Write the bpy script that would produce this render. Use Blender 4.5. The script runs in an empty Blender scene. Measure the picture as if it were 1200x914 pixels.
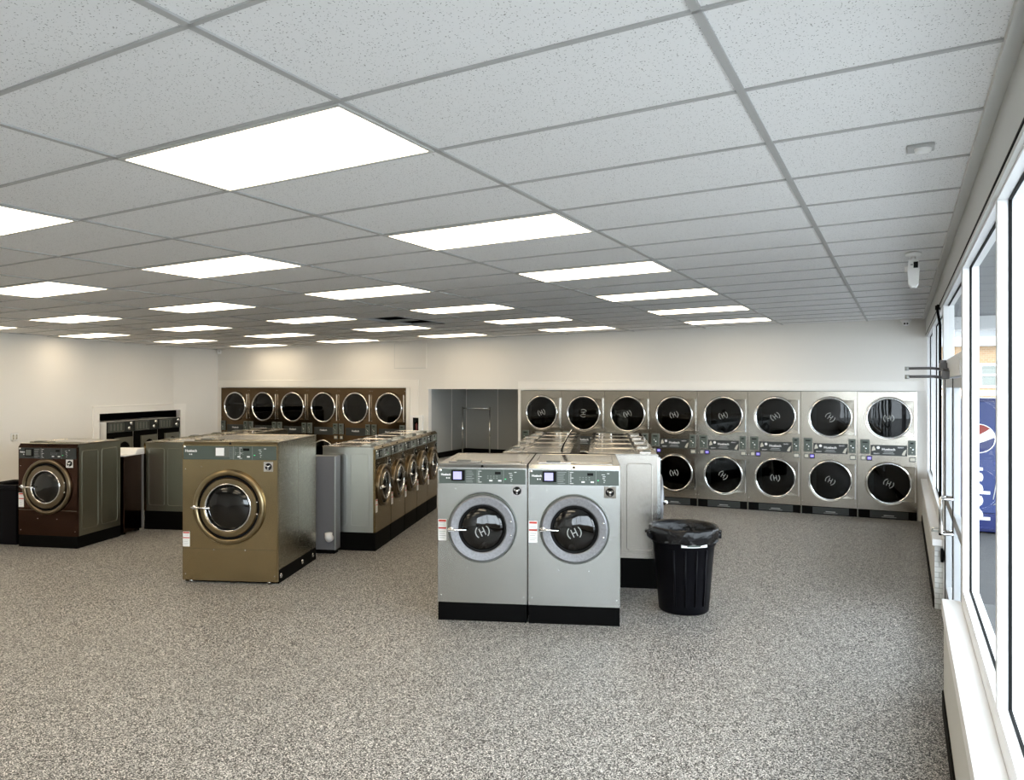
import bpy, math, random
from mathutils import Vector, Matrix
random.seed(7)
C = bpy.context.scene.collection
PI = math.pi
rad = math.radians
CEIL0, TILT = 3.0257, 0.01209            # ceiling height at x=0 and its gentle slope
def zc(x): return CEIL0 + TILT * x

# ------------------------------------------------------------------ materials
def mat(name):
    m = bpy.data.materials.new(name); m.use_nodes = True
    nt = m.node_tree
    return m, nt, nt.nodes['Principled BSDF'], nt.nodes, nt.links
def simple(name, col, rough=.5, metal=0.0, emit=None, es=0.0, spec=None, noise=0.0, nscale=30):
    m, nt, b, N, L = mat(name)
    b.inputs['Base Color'].default_value = (*col, 1)
    b.inputs['Roughness'].default_value = rough
    b.inputs['Metallic'].default_value = metal
    if spec is not None: b.inputs['Specular IOR Level'].default_value = spec
    if emit:
        b.inputs['Emission Color'].default_value = (*emit, 1); b.inputs['Emission Strength'].default_value = es
    if noise:
        tc = N.new('ShaderNodeTexCoord'); n = N.new('ShaderNodeTexNoise'); n.inputs['Scale'].default_value = nscale
        L.new(tc.outputs['Object'], n.inputs['Vector'])
        mx = N.new('ShaderNodeMix'); mx.data_type = 'RGBA'
        mx.inputs[6].default_value = (*[c * (1 - noise) for c in col], 1); mx.inputs[7].default_value = (*[min(1, c * (1 + noise)) for c in col], 1)
        L.new(n.outputs['Fac'], mx.inputs[0]); L.new(mx.outputs[2], b.inputs['Base Color'])
    return m
def steel(name, col, rough=.26, wav=.02):
    m, nt, b, N, L = mat(name)
    b.inputs['Metallic'].default_value = 1
    tc = N.new('ShaderNodeTexCoord'); mp = N.new('ShaderNodeMapping'); mp.inputs['Scale'].default_value = (3, 3, 160)
    n = N.new('ShaderNodeTexNoise'); n.inputs['Scale'].default_value = 6; n.inputs['Detail'].default_value = 3
    L.new(tc.outputs['Object'], mp.inputs['Vector']); L.new(mp.outputs['Vector'], n.inputs['Vector'])
    mr = N.new('ShaderNodeMapRange'); mr.inputs['To Min'].default_value = rough - .015; mr.inputs['To Max'].default_value = rough + .015
    L.new(n.outputs['Fac'], mr.inputs['Value']); L.new(mr.outputs['Result'], b.inputs['Roughness'])
    n2 = N.new('ShaderNodeTexNoise'); n2.inputs['Scale'].default_value = 3.5; n2.inputs['Detail'].default_value = 1
    L.new(tc.outputs['Object'], n2.inputs['Vector'])
    mx = N.new('ShaderNodeMix'); mx.data_type = 'RGBA'
    mx.inputs[6].default_value = (*[c * .93 for c in col], 1); mx.inputs[7].default_value = (*[c * 1.05 for c in col], 1)
    L.new(n2.outputs['Fac'], mx.inputs[0]); L.new(mx.outputs[2], b.inputs['Base Color'])
    bp = N.new('ShaderNodeBump'); bp.inputs['Strength'].default_value = .03; bp.inputs['Distance'].default_value = wav
    L.new(n2.outputs['Fac'], bp.inputs['Height']); L.new(bp.outputs['Normal'], b.inputs['Normal'])
    return m
def glass(name, tint, ior=1.5, rough=0.0, gl=(1, 1, 1), cap=1.0):
    m = bpy.data.materials.new(name); m.use_nodes = True
    nt = m.node_tree; N, L = nt.nodes, nt.links; N.clear()
    o = N.new('ShaderNodeOutputMaterial'); t = N.new('ShaderNodeBsdfTransparent'); g = N.new('ShaderNodeBsdfGlossy')
    t.inputs['Color'].default_value = (*tint, 1); g.inputs['Roughness'].default_value = rough; g.inputs['Color'].default_value = (*gl, 1)
    f = N.new('ShaderNodeFresnel'); f.inputs['IOR'].default_value = ior
    mx = N.new('ShaderNodeMixShader'); mn = N.new('ShaderNodeMath'); mn.operation = 'MINIMUM'; mn.inputs[1].default_value = cap; L.new(f.outputs[0], mn.inputs[0]); L.new(mn.outputs[0], mx.inputs[0]); L.new(t.outputs[0], mx.inputs[1]); L.new(g.outputs[0], mx.inputs[2])
    L.new(mx.outputs[0], o.inputs[0])
    return m
def floor_mat():
    m, nt, b, N, L = mat('speckled_floor')
    tc = N.new('ShaderNodeTexCoord')
    v = N.new('ShaderNodeTexVoronoi'); v.inputs['Scale'].default_value = 185
    L.new(tc.outputs['Object'], v.inputs['Vector'])
    s = N.new('ShaderNodeSeparateColor'); L.new(v.outputs['Color'], s.inputs[0])
    r = N.new('ShaderNodeValToRGB'); r.color_ramp.interpolation = 'CONSTANT'
    e = r.color_ramp.elements; e[0].position = 0; e[0].color = (.010, .0095, .009, 1); e[1].position = .36; e[1].color = (.10, .094, .085, 1)
    for p, c in ((.52, .30), (.73, .55), (.90, .82)):
        k = e.new(p); k.color = (c, c * .965, c * .91, 1)
    L.new(s.outputs[0], r.inputs[0]); L.new(r.outputs[0], b.inputs['Base Color'])
    b.inputs['Roughness'].default_value = .42; b.inputs['Specular IOR Level'].default_value = .35
    bp = N.new('ShaderNodeBump'); bp.inputs['Strength'].default_value = .25; bp.inputs['Distance'].default_value = .002
    L.new(s.outputs[1], bp.inputs['Height']); L.new(bp.outputs['Normal'], b.inputs['Normal'])
    return m
def tile_mat():
    m, nt, b, N, L = mat('fissured_tile')
    tc = N.new('ShaderNodeTexCoord')
    n = N.new('ShaderNodeTexVoronoi'); n.inputs['Scale'].default_value = 125
    n3 = N.new('ShaderNodeTexNoise'); n3.inputs['Scale'].default_value = 75; n3.inputs['Detail'].default_value = 2
    mxv = N.new('ShaderNodeMix'); mxv.data_type = 'VECTOR'; mxv.inputs[0].default_value = .018
    L.new(tc.outputs['Object'], mxv.inputs[4]); L.new(n3.outputs['Color'], mxv.inputs[5]); L.new(tc.outputs['Object'], n3.inputs['Vector'])
    L.new(mxv.outputs[1], n.inputs['Vector'])
    r = N.new('ShaderNodeValToRGB'); e = r.color_ramp.elements
    e[0].position = .17; e[0].color = (1, 1, 1, 1); e[1].position = .27; e[1].color = (0, 0, 0, 1)
    L.new(n.outputs['Distance'], r.inputs[0])
    s = N.new('ShaderNodeSeparateColor'); L.new(n.outputs['Color'], s.inputs[0])
    g = N.new('ShaderNodeMath'); g.operation = 'GREATER_THAN'; g.inputs[1].default_value = .35; L.new(s.outputs[0], g.inputs[0])
    mu = N.new('ShaderNodeMath'); mu.operation = 'MULTIPLY'; L.new(r.outputs[0], mu.inputs[0]); L.new(g.outputs[0], mu.inputs[1])
    mx = N.new('ShaderNodeMix'); mx.data_type = 'RGBA'
    mx.inputs[6].default_value = (.82, .82, .82, 1); mx.inputs[7].default_value = (.23, .225, .22, 1)
    L.new(mu.outputs[0], mx.inputs[0]); L.new(mx.outputs[2], b.inputs['Base Color'])
    b.inputs['Roughness'].default_value = .95; b.inputs['Specular IOR Level'].default_value = .1
    return m
def brick_mat(name, c1, c2, mortar, scale):
    m, nt, b, N, L = mat(name)
    tc = N.new('ShaderNodeTexCoord'); br = N.new('ShaderNodeTexBrick')
    mp = N.new('ShaderNodeMapping'); mp.inputs['Rotation'].default_value = (rad(90), 0, 0)
    L.new(tc.outputs['Object'], mp.inputs['Vector']); L.new(mp.outputs['Vector'], br.inputs['Vector'])
    br.inputs['Color1'].default_value = (*c1, 1); br.inputs['Color2'].default_value = (*c2, 1); br.inputs['Mortar'].default_value = (*mortar, 1)
    br.inputs['Scale'].default_value = scale; br.inputs['Mortar Size'].default_value = .02
    L.new(br.outputs['Color'], b.inputs['Base Color']); b.inputs['Roughness'].default_value = .8
    bp = N.new('ShaderNodeBump'); bp.inputs['Strength'].default_value = .6; bp.inputs['Distance'].default_value = .01; bp.invert = True
    L.new(br.outputs['Fac'], bp.inputs['Height']); L.new(bp.outputs['Normal'], b.inputs['Normal'])
    return m
def bag_mat():
    m, nt, b, N, L = mat('black_bag')
    b.inputs['Base Color'].default_value = (.003, .003, .004, 1); b.inputs['Roughness'].default_value = .24; b.inputs['Specular IOR Level'].default_value = .35
    tc = N.new('ShaderNodeTexCoord'); n = N.new('ShaderNodeTexNoise'); n.inputs['Scale'].default_value = 26; n.inputs['Detail'].default_value = 4
    L.new(tc.outputs['Object'], n.inputs['Vector'])
    bp = N.new('ShaderNodeBump'); bp.inputs['Strength'].default_value = .9; bp.inputs['Distance'].default_value = .012
    L.new(n.outputs['Fac'], bp.inputs['Height']); L.new(bp.outputs['Normal'], b.inputs['Normal'])
    return m

M = {}
M['floor'] = floor_mat()
M['tile'] = tile_mat()
M['grid'] = simple('grid_metal', (.42, .42, .415), .5)
M['wall'] = simple('wall_paint', (.78, .76, .72), .75, noise=.015, nscale=2)
M['niche'] = simple('niche_laminate', (.40, .405, .39), .38)
M['trimw'] = simple('trim_paint', (.86, .84, .80), .5)
M['white'] = simple('white_enamel', (.85, .85, .84), .35)
M['alu'] = simple('white_aluminium', (.86, .87, .88), .38)
M['doorgrey'] = simple('door_aluminium', (.42, .43, .44), .35, .4)
M['fascia'] = simple('fascia_paint', (.62, .62, .60), .6)
M['sill'] = simple('sill_laminate', (.88, .88, .88), .3)
M['kneeface'] = simple('sill_board', (.62, .62, .59), .5)
M['wbrick'] = brick_mat('white_brick', (.74, .75, .74), (.66, .68, .67), (.45, .46, .45), 5.2)
M['obrick'] = brick_mat('tan_brick', (.24, .135, .06), (.27, .17, .085), (.26, .22, .17), 3.2)
M['black'] = simple('black_plastic', (.0025, .0025, .0025), .6, spec=.06)
M['gasket'] = simple('gasket', (.008, .008, .008), .7, spec=.1)
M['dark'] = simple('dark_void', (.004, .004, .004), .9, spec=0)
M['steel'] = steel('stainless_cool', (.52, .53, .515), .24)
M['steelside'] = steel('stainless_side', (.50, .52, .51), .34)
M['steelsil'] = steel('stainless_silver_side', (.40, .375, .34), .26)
M['warm'] = steel('stainless_bronze', (.42, .335, .195), .2)  # stainless with the warm reflections of the room tinted into its colour
M['warmrow'] = steel('stainless_bronze_row', (.27, .205, .11), .18)  # row fronts: brown reflections tinted into the steel colour
M['top'] = steel('polished_top', (.56, .54, .50), .11)
M['topw'] = steel('polished_top_warm', (.44, .40, .33), .12)
M['bezel'] = simple('bezel_olive', (.13, .13, .105), .45)
M['warmside'] = steel('stainless_bronze_side', (.33, .305, .235), .27)  # sides carry the same painted-in warm reflection tint
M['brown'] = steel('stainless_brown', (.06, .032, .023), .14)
M['brownside'] = steel('stainless_brown_side', (.24, .235, .19), .34)
M['dsteel'] = steel('dryer_steel', (.44, .41, .36), .2, .03)
M['dwarm'] = steel('dryer_bronze', (.12, .082, .048), .15, .03)  # same dryers as the right bank, dark brown reflections put into the colour
M['chrome'] = simple('chrome', (.8, .8, .8), .1, 1)
M['cast'] = simple('cast_ring', (.24, .24, .25), .48, .7, noise=.3, nscale=55)
M['castw'] = simple('cast_ring_bronze', (.28, .22, .13), .28, 1, noise=.08, nscale=60)  # door ring with warm reflections tinted into the metal
M['castb'] = simple('cast_ring_brown', (.19, .15, .10), .28, 1, noise=.08, nscale=60)
M['drum'] = simple('drum_metal', (.10, .10, .10), .35, .9)
M['ddrum'] = simple('dryer_drum', (.015, .015, .016), .4, .9)
M['gl_w'] = glass('porthole_glass', (.16, .16, .16), 1.6, .03)
M['gl_d'] = glass('dryer_glass', (.05, .065, .07), 1.38, .015)
M['gl_win'] = glass('window_glass', (.95, .97, .965), 1.2, 0, cap=.10)
M['panel'] = simple('panel_green', (.072, .092, .080), .42)
M['pdark'] = simple('panel_dark', (.022, .026, .026), .4)
M['pgrey'] = simple('panel_grey', (.12, .13, .115), .5)
M['ink'] = simple('white_ink', (.8, .8, .8), .5)
M['inkd'] = simple('grey_ink', (.35, .37, .36), .5)
M['lab'] = simple('label_paper', (.86, .86, .85), .5)
M['red'] = simple('label_red', (.55, .05, .03), .5)
M['screen'] = simple('lit_screen', (.2, .2, .4), .3, emit=(.50, .48, .95), es=.9)
M['screenp'] = simple('lit_screen_purple', (.1, .08, .25), .3, emit=(.22, .17, .75), es=.8)
M['green'] = simple('green_led', (.02, .3, .08), .3, emit=(.05, .9, .3), es=.8)
M['beige'] = simple('reader_beige', (.52, .50, .43), .5)
M['lamp'] = simple('led_diffuser', (.9, .9, .88), .5, emit=(1.0, .84, .61), es=6.2)
M['lampframe'] = simple('lamp_frame', (.55, .55, .53), .4)
M['bin'] = simple('bin_plastic', (.0025, .0025, .004), .4, spec=.12)
M['bag'] = bag_mat()
M['blue'] = simple('vending_blue', (.004, .012, .10), .35)
M['blue2'] = simple('vending_blue_light', (.010, .035, .17), .35)
M['bluegrey'] = simple('vending_panel', (.016, .034, .15), .35)
M['gred'] = simple('globe_red', (.26, .03, .02), .4)
M['pave_shaded'] = simple('pavement', (.042, .042, .044), .9, noise=.25, nscale=60)  # canopy shade darkened into the paving colour
M['lot'] = simple('concrete', (.27, .27, .265), .9, noise=.08, nscale=8)  # paler ground beyond the canopy, toned to bounce daylight onto the ceiling
M['soffit'] = simple('soffit_paint', (.26, .265, .27), .7)
M['redext'] = simple('extinguisher_red', (.12, .012, .012), .3)
M['grayp'] = simple('grey_pipe', (.16, .16, .17), .4)

# ------------------------------------------------------------------ mesh builder
class MB:
    def __init__(s): s.v = []; s.f = []; s.m = []; s.sm = []; s.mats = []
    def mi(s, m):
        if m not in s.mats: s.mats.append(m)
        return s.mats.index(m)
    def add(s, vs, fs, m, smooth=False):
        o = len(s.v); s.v += [tuple(p) for p in vs]; k = s.mi(m)
        for f in fs: s.f.append([o + i for i in f]); s.m.append(k); s.sm.append(smooth)
        return s
    def box(s, x0, x1, y0, y1, z0, z1, m):
        vs = [(x, y, z) for x in (x0, x1) for y in (y0, y1) for z in (z0, z1)]
        return s.add(vs, [(0, 1, 3, 2), (4, 6, 7, 5), (0, 4, 5, 1), (2, 3, 7, 6), (0, 2, 6, 4), (1, 5, 7, 3)], m)
    def quad(s, a, b, c, d, m): return s.add([a, b, c, d], [(0, 1, 2, 3)], m)
    def prism(s, pts, vec, m, smooth=False):
        n = len(pts); vec = Vector(vec)
        vs = [Vector(p) for p in pts] + [Vector(p) + vec for p in pts]
        fs = [tuple(range(n - 1, -1, -1)), tuple(range(n, 2 * n))] + [(i, (i + 1) % n, n + (i + 1) % n, n + i) for i in range(n)]
        return s.add(vs, fs, m, smooth)
    def lathe(s, prof, c, m, axis='y', n=48, smooth=True, close=False, hard=False):
        if hard:
            for q in range(len(prof) - 1): s.lathe(prof[q:q + 2], c, m, axis, n)
            return s
        vs = []; fs = []; k = len(prof)
        for i in range(n):
            a = 2 * PI * i / n; ca, sa = math.cos(a), math.sin(a)
            for (r, h) in prof:
                if axis == 'y': vs.append((c[0] + r * ca, c[1] + h, c[2] + r * sa))
                elif axis == 'z': vs.append((c[0] + r * ca, c[1] + r * sa, c[2] + h))
                else: vs.append((c[0] + h, c[1] + r * ca, c[2] + r * sa))
        for i in range(n):
            j = (i + 1) % n
            for q in range(k - 1 if not close else k):
                q2 = (q + 1) % k
                fs.append((i * k + q, j * k + q, j * k + q2, i * k + q2))
        return s.add(vs, fs, m, smooth)
    def tube(s, pts, r, m, n=8, closed=False, caps=True):
        pts = [Vector(p) for p in pts]; K = len(pts); vs = []; fs = []; up = None
        for i, p in enumerate(pts):
            if closed: t = pts[(i + 1) % K] - pts[i - 1]
            else: t = (pts[min(i + 1, K - 1)] - pts[max(i - 1, 0)])
            t.normalize()
            if up is None: up = Vector((0, 0, 1)) if abs(t.z) < .9 else Vector((1, 0, 0))
            a = up - t * up.dot(t)
            if a.length < 1e-4: a = Vector((0, 1, 0)) - t * t.y
            a.normalize(); up = a; b = t.cross(a)
            for j in range(n):
                g = 2 * PI * j / n; vs.append(p + (a * math.cos(g) + b * math.sin(g)) * r)
        for i in range(K if closed else K - 1):
            for j in range(n):
                i2 = (i + 1) % K; j2 = (j + 1) % n
                fs.append((i * n + j, i * n + j2, i2 * n + j2, i2 * n + j))
        if caps and not closed: fs += [tuple(range(n - 1, -1, -1)), tuple((K - 1) * n + j for j in range(n))]
        return s.add(vs, fs, m, True)
    def holed(s, x0, x1, z0, z1, cx, cz, r, y, m, n=64, depth=.03):
        """front sheet in the plane y with a round hole, the hole turned back by depth"""
        ang = sorted([2 * PI * i / n for i in range(n)] + [math.atan2(z - cz, x - cx) % (2 * PI) for x in (x0, x1) for z in (z0, z1)])
        vs = []; fs = []
        for a in ang:
            ca, sa = math.cos(a), math.sin(a); t = 1e9
            if ca > 1e-9: t = min(t, (x1 - cx) / ca)
            if ca < -1e-9: t = min(t, (x0 - cx) / ca)
            if sa > 1e-9: t = min(t, (z1 - cz) / sa)
            if sa < -1e-9: t = min(t, (z0 - cz) / sa)
            vs += [(cx + r * ca, y, cz + r * sa), (cx + t * ca, y, cz + t * sa), (cx + r * ca, y + depth, cz + r * sa)]
        K = len(ang)
        for i in range(K):
            j = (i + 1) % K
            fs += [(3 * i + 1, 3 * j + 1, 3 * j, 3 * i), (3 * i, 3 * j, 3 * j + 2, 3 * i + 2)]
        return s.add(vs, fs, m)
    def rrect(s, x0, x1, z0, z1, rr, plane, off, r, m, n=6):
        """rounded rectangle bead in a plane: plane 'x' -> coordinates are (y,z) at x=off; 'y' -> (x,z) at y=off; 'z' -> (x,y) at z=off"""
        P = []
        for (cx, cz, a0) in ((x1 - rr, z1 - rr, 0), (x0 + rr, z1 - rr, 90), (x0 + rr, z0 + rr, 180), (x1 - rr, z0 + rr, 270)):
            for k in range(4):
                a = rad(a0 + 30 * k); P.append((cx + rr * math.cos(a), cz + rr * math.sin(a)))
        f = {'x': lambda p: (off, p[0], p[1]), 'y': lambda p: (p[0], off, p[1]), 'z': lambda p: (p[0], p[1], off)}[plane]
        return s.tube([f(p) for p in P], r, m, n, closed=True)
    def build(s, name, parent=None, loc=(0, 0, 0), rot=(0, 0, 0), bevel=0):
        me = bpy.data.meshes.new(name); me.from_pydata(s.v, [], s.f); me.update()
        for m in s.mats: me.materials.append(M[m])
        me.polygons.foreach_set('material_index', s.m); me.polygons.foreach_set('use_smooth', s.sm)
        o = bpy.data.objects.new(name, me); C.objects.link(o)
        o.location = loc; o.rotation_euler = rot
        if parent: o.parent = parent
        if bevel:
            b = o.modifiers.new('b', 'BEVEL'); b.width = bevel; b.segments = 2; b.limit_method = 'ANGLE'; b.angle_limit = rad(50)
        return o

def text(s, size, m, name, parent, loc, rot=(rad(90), 0, 0), align='LEFT', ext=.0006, bold=0):
    cu = bpy.data.curves.new(name, 'FONT'); cu.body = s; cu.size = size; cu.extrude = ext; cu.align_x = align; cu.offset = bold; cu.resolution_u = 3
    t = bpy.data.objects.new('t', cu); C.objects.link(t)
    bpy.context.view_layer.update()
    me = bpy.data.meshes.new_from_object(t.evaluated_get(bpy.context.evaluated_depsgraph_get()))
    bpy.data.objects.remove(t); bpy.data.curves.remove(cu)
    me.name = name; me.materials.clear(); me.materials.append(M[m])
    o = bpy.data.objects.new(name, me); C.objects.link(o); o.location = loc; o.rotation_euler = rot; o.parent = parent
    return o
def tag(o, label, cat, group=None):
    o['label'] = label; o['category'] = cat
    if group: o['group'] = group
    return o
def thing(name, label, cat, loc=(0, 0, 0), rz=0, group=None):
    o = bpy.data.objects.new(name, None); C.objects.link(o); o.empty_display_size = .1
    o.location = loc; o.rotation_euler = (0, 0, rz)
    return tag(o, label, cat, group)
def struct(o): o['kind'] = 'structure'; return o
def sempty(name, loc=(0, 0, 0), rz=0):
    o = bpy.data.objects.new(name, None); C.objects.link(o); o.location = loc; o.rotation_euler = (0, 0, rz)
    return struct(o)
def kids(o): return [c for c in bpy.data.objects if c.parent == o]
def copy_tree(o, parent=None):
    c = o.copy(); C.objects.link(c); c.parent = parent
    for ch in kids(o): copy_tree(ch, c)
    return c
def find(o, name):
    for c in kids(o):
        if c.name.split('.')[0] == name: yield c

# ------------------------------------------------------------------ room shell
WS = .06; WA = math.atan(WS)                       # the back wall runs at a slight angle to the ceiling grid
WO = Vector((-13.44, 10.78 - .06 * 13.44, 0))      # its left end
def wloc(w, back=0, z=0):                          # point on the back wall: along, behind, up
    return WO + Vector((math.cos(WA), math.sin(WA), 0)) * w + Vector((-math.sin(WA), math.cos(WA), 0)) * back + Vector((0, 0, z))
WR = 14.28                                         # wall length to the window frames
NX0, NX1 = 5.639, 7.587                            # niche
LB0, LB1 = .13, 5.13                               # left dryer bank opening
RB0, RB1 = 7.654, 14.139                           # right dryer bank opening
ND = 1.62

f = MB(); f.box(-16, .95, -6, 12.8, -.12, 0, 'floor'); struct(f.build('floor'))

# ceiling: sheet of tiles in a metal grid, left open where the lamps sit and where one tile is missing
LIGHTS = [(-2, j) for j in (0, 3, 6, 9, 12, 15)] + [(-4, j) for j in (0, 3, 6, 9, 12, 15)] + [(-6, j) for j in (3, 6, 9, 12, 15)] \
       + [(-8, j) for j in (6, 9, 12, 15)] + [(-10, j) for j in (9, 12, 15)]
OFF = [(-2, -3), (-4, -3), (-6, 0), (-6, -3), (-8, 0), (-8, 3), (-10, 0), (-10, 3), (-10, 6)]
GX, GY = 1.2192, .6096
c = MB()
def cq(x0, x1, y0, y1, dz, m):
    c.quad((x0, y0, zc(x0) + dz), (x0, y1, zc(x0) + dz), (x1, y1, zc(x1) + dz), (x1, y0, zc(x1) + dz), m)
for i in range(-13, 1):
    for j in range(-10, 21):
        if (i, j) in LIGHTS + OFF: continue
        x0, x1 = i * GX, min((i + 1) * GX, .785)
        if i == -5 and j in (10, 11): x0 += GX * .5
        cq(x0, x1, j * GY, (j + 1) * GY, .006, 'tile')
def bar(x0, x1, y0, y1):
    z0, z1 = -.001, .03
    vs = [(x, y, zc(x) + z) for x in (x0, x1) for y in (y0, y1) for z in (z0, z1)]
    c.add(vs, [(0, 1, 3, 2), (4, 6, 7, 5), (0, 4, 5, 1), (2, 3, 7, 6), (0, 2, 6, 4), (1, 5, 7, 3)], 'grid')
for i in range(-13, 1): bar(i * GX - .013, i * GX + .013, -6, 12.4)
for j in range(-10, 21): bar(-16, .765, j * GY - .008, j * GY + .008)
bar(-4.5 * GX - .012, -4.5 * GX + .012, 10 * GY, 12 * GY)
# dark plenum seen through the missing tile
x0, x1, y0, y1 = -5 * GX, -4.5 * GX, 10 * GY, 12 * GY; zz = zc(x0)
for a, b_, d, e in (((x0, y0, zz), (x1, y0, zz), (x1, y0, zz + .7), (x0, y0, zz + .7)), ((x0, y1, zz), (x1, y1, zz), (x1, y1, zz + .7), (x0, y1, zz + .7)),
                    ((x0, y0, zz), (x0, y1, zz), (x0, y1, zz + .7), (x0, y0, zz + .7)), ((x1, y0, zz), (x1, y1, zz), (x1, y1, zz + .7), (x1, y0, zz + .7)),
                    ((x0, y0, zz + .7), (x1, y0, zz + .7), (x1, y1, zz + .7), (x0, y1, zz + .7))):
    c.quad(a, b_, d, e, 'dark')
struct(c.build('ceiling'))
t = MB(); t.box(.745, .785, -5, 10.9, zc(.77) - .004, zc(.77) + .02, 'fascia'); t.box(.735, .745, -5, 10.8, zc(.74) - .022, zc(.74) + .01, 'fascia'); struct(t.build('trim_1'))

# back wall with its openings (boxes in the wall's own frame)
w = MB(); TH = .12
def wb(a, b_, z0, z1): w.box(a, b_, 0, TH, z0, z1, 'wall')
wb(-.1, LB0, 0, 3.1); wb(LB0, LB1, 1.985, 3.1); wb(LB1, NX0, 0, 3.1); wb(NX0, NX1, 1.963, 3.1); wb(NX1, RB0, 0, 3.1); wb(RB0, RB1, 1.945, 3.1); wb(RB1, WR, 0, 3.1)
for a_, e_, h_ in ((LB0, LB1, 1.985), (RB0, RB1, 1.945)):
    w.box(a_ - .05, e_ + .05, .76, .80, 0, h_ + .1, 'dark'); w.box(a_ - .05, e_ + .05, TH, .76, h_ + .03, h_ + .1, 'dark'); w.box(a_ - .05, a_ - .01, TH, .76, 0, h_ + .03, 'dark'); w.box(e_ + .01, e_ + .05, TH, .76, 0, h_ + .03, 'dark')  # unseen backing added behind both banks to keep daylight from leaking in
wall_back = struct(w.build('wall_back', loc=WO, rot=(0, 0, WA)))
n = MB()   # niche: laminate sides and back, raised platform with a black cove base
n.box(NX0 - .05, NX0, TH, ND + .05, 0, 2.6, 'niche'); n.box(NX1, NX1 + .05, TH, ND + .05, 0, 2.6, 'niche')
n.box(NX0 - .05, NX1 + .05, ND, ND + .06, 0, 2.6, 'niche'); n.box(NX0 - .05, NX1 + .05, TH + .002, ND, 2.5, 2.56, 'niche')
for sx in (NX0 + .0, NX0 + .76, NX0 + 1.62):
    n.box(sx, sx + .012, ND - .006, ND, .6, 2.5, 'trimw')
n.box(NX0, NX0 + .006, .95, .962, .6, 2.5, 'trimw')
n.box(NX0, NX1, .002, ND, 0, .55, 'niche')
n.box(NX0, NX1, ND - .012, ND, .55, .665, 'black'); n.box(NX0, NX0 + .012, .0, ND, .55, .665, 'black'); n.box(NX1 - .012, NX1, .0, ND, .55, .665, 'black')
struct(n.build('wall_niche', loc=WO, rot=(0, 0, WA)))
# casings round the two dryer banks
t = MB(); t.box(LB0 - .10, 5.40, -.012, -.001, 2.0, 2.14, 'trimw'); t.box(LB1 + .09, 5.40, -.012, -.001, 1.3, 2.0, 'trimw'); t.box(LB1 + .005, LB1 + .085, -.03, -.001, 0, 1.985, 'trimw')
t.box(LB0 - .1, 5.42, -.016, -.001, 2.135, 2.15, 'trimw'); t.box(5.395, 5.415, -.018, -.001, 1.43, 2.14, 'trimw')
struct(t.build('trim_2', loc=WO, rot=(0, 0, WA), bevel=.003))
t = MB(); t.box(NX1 + .005, RB1 + .1, -.014, -.001, 1.955, 2.10, 'trimw'); t.box(NX1 + .008, RB0 - .004, -.014, -.001, 0, 1.955, 'trimw'); t.box(NX1 + .005, RB1 + .1, -.02, -.001, 2.09, 2.105, 'trimw')
struct(t.build('trim_3', loc=WO, rot=(0, 0, WA), bevel=.003))

# left wall: a short square return, then a long stretch that runs off at an angle
K = Vector((-13.44, 8.782, 0)); LD = Vector((1.31, -4.2, 0)).normalized(); LA = math.atan2(LD.y, LD.x); LNv = Vector((-LD.y, LD.x, 0))
w = MB()     # local x runs from the kink towards the viewer, local -y is outside
w.box(-.0, 2.228, -.12, 0, 1.5, 3.1, 'wall'); w.box(2.228, 16, -.12, 0, 0, 3.1, 'wall'); w.box(0, 2.228, -.12, 0, 0, .15, 'wall')
struct(w.build('wall_left', loc=K, rot=(0, 0, LA)))
w = MB(); w.box(-13.56, -13.44, 8.782, 8.955, 1.5, 3.1, 'wall'); w.box(-13.56, -13.44, 8.955, 10.1, 0, 3.1, 'wall'); struct(w.build('wall_left_return'))
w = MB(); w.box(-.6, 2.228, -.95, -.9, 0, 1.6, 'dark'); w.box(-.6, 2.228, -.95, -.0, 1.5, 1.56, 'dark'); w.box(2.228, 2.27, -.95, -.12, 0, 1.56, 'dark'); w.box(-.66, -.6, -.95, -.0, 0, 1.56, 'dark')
struct(w.build('wall_left_recess', loc=K, rot=(0, 0, LA)))
t = MB(); t.box(0, 2.39, 0, .014, 1.5, 1.635, 'trimw'); t.box(2.228, 2.39, 0, .014, 0, 1.5, 'trimw'); t.box(0, 2.40, 0, .022, 1.625, 1.645, 'trimw'); t.box(2.375, 2.40, 0, .022, 0, 1.645, 'trimw')
struct(t.build('trim_4', loc=K, rot=(0, 0, LA), bevel=.003))
t = MB(); t.box(-13.44, -13.425, 8.782, 9.1, 1.5, 1.635, 'trimw'); t.box(-13.44, -13.425, 8.955, 9.08, 0, 1.5, 'trimw'); struct(t.build('trim_5'))
# wall behind the viewer
w = MB(); w.box(-16, .86, -5.6, -5.48, 0, 3.1, 'wall')
struct(w.build('wall_front'))

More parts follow.
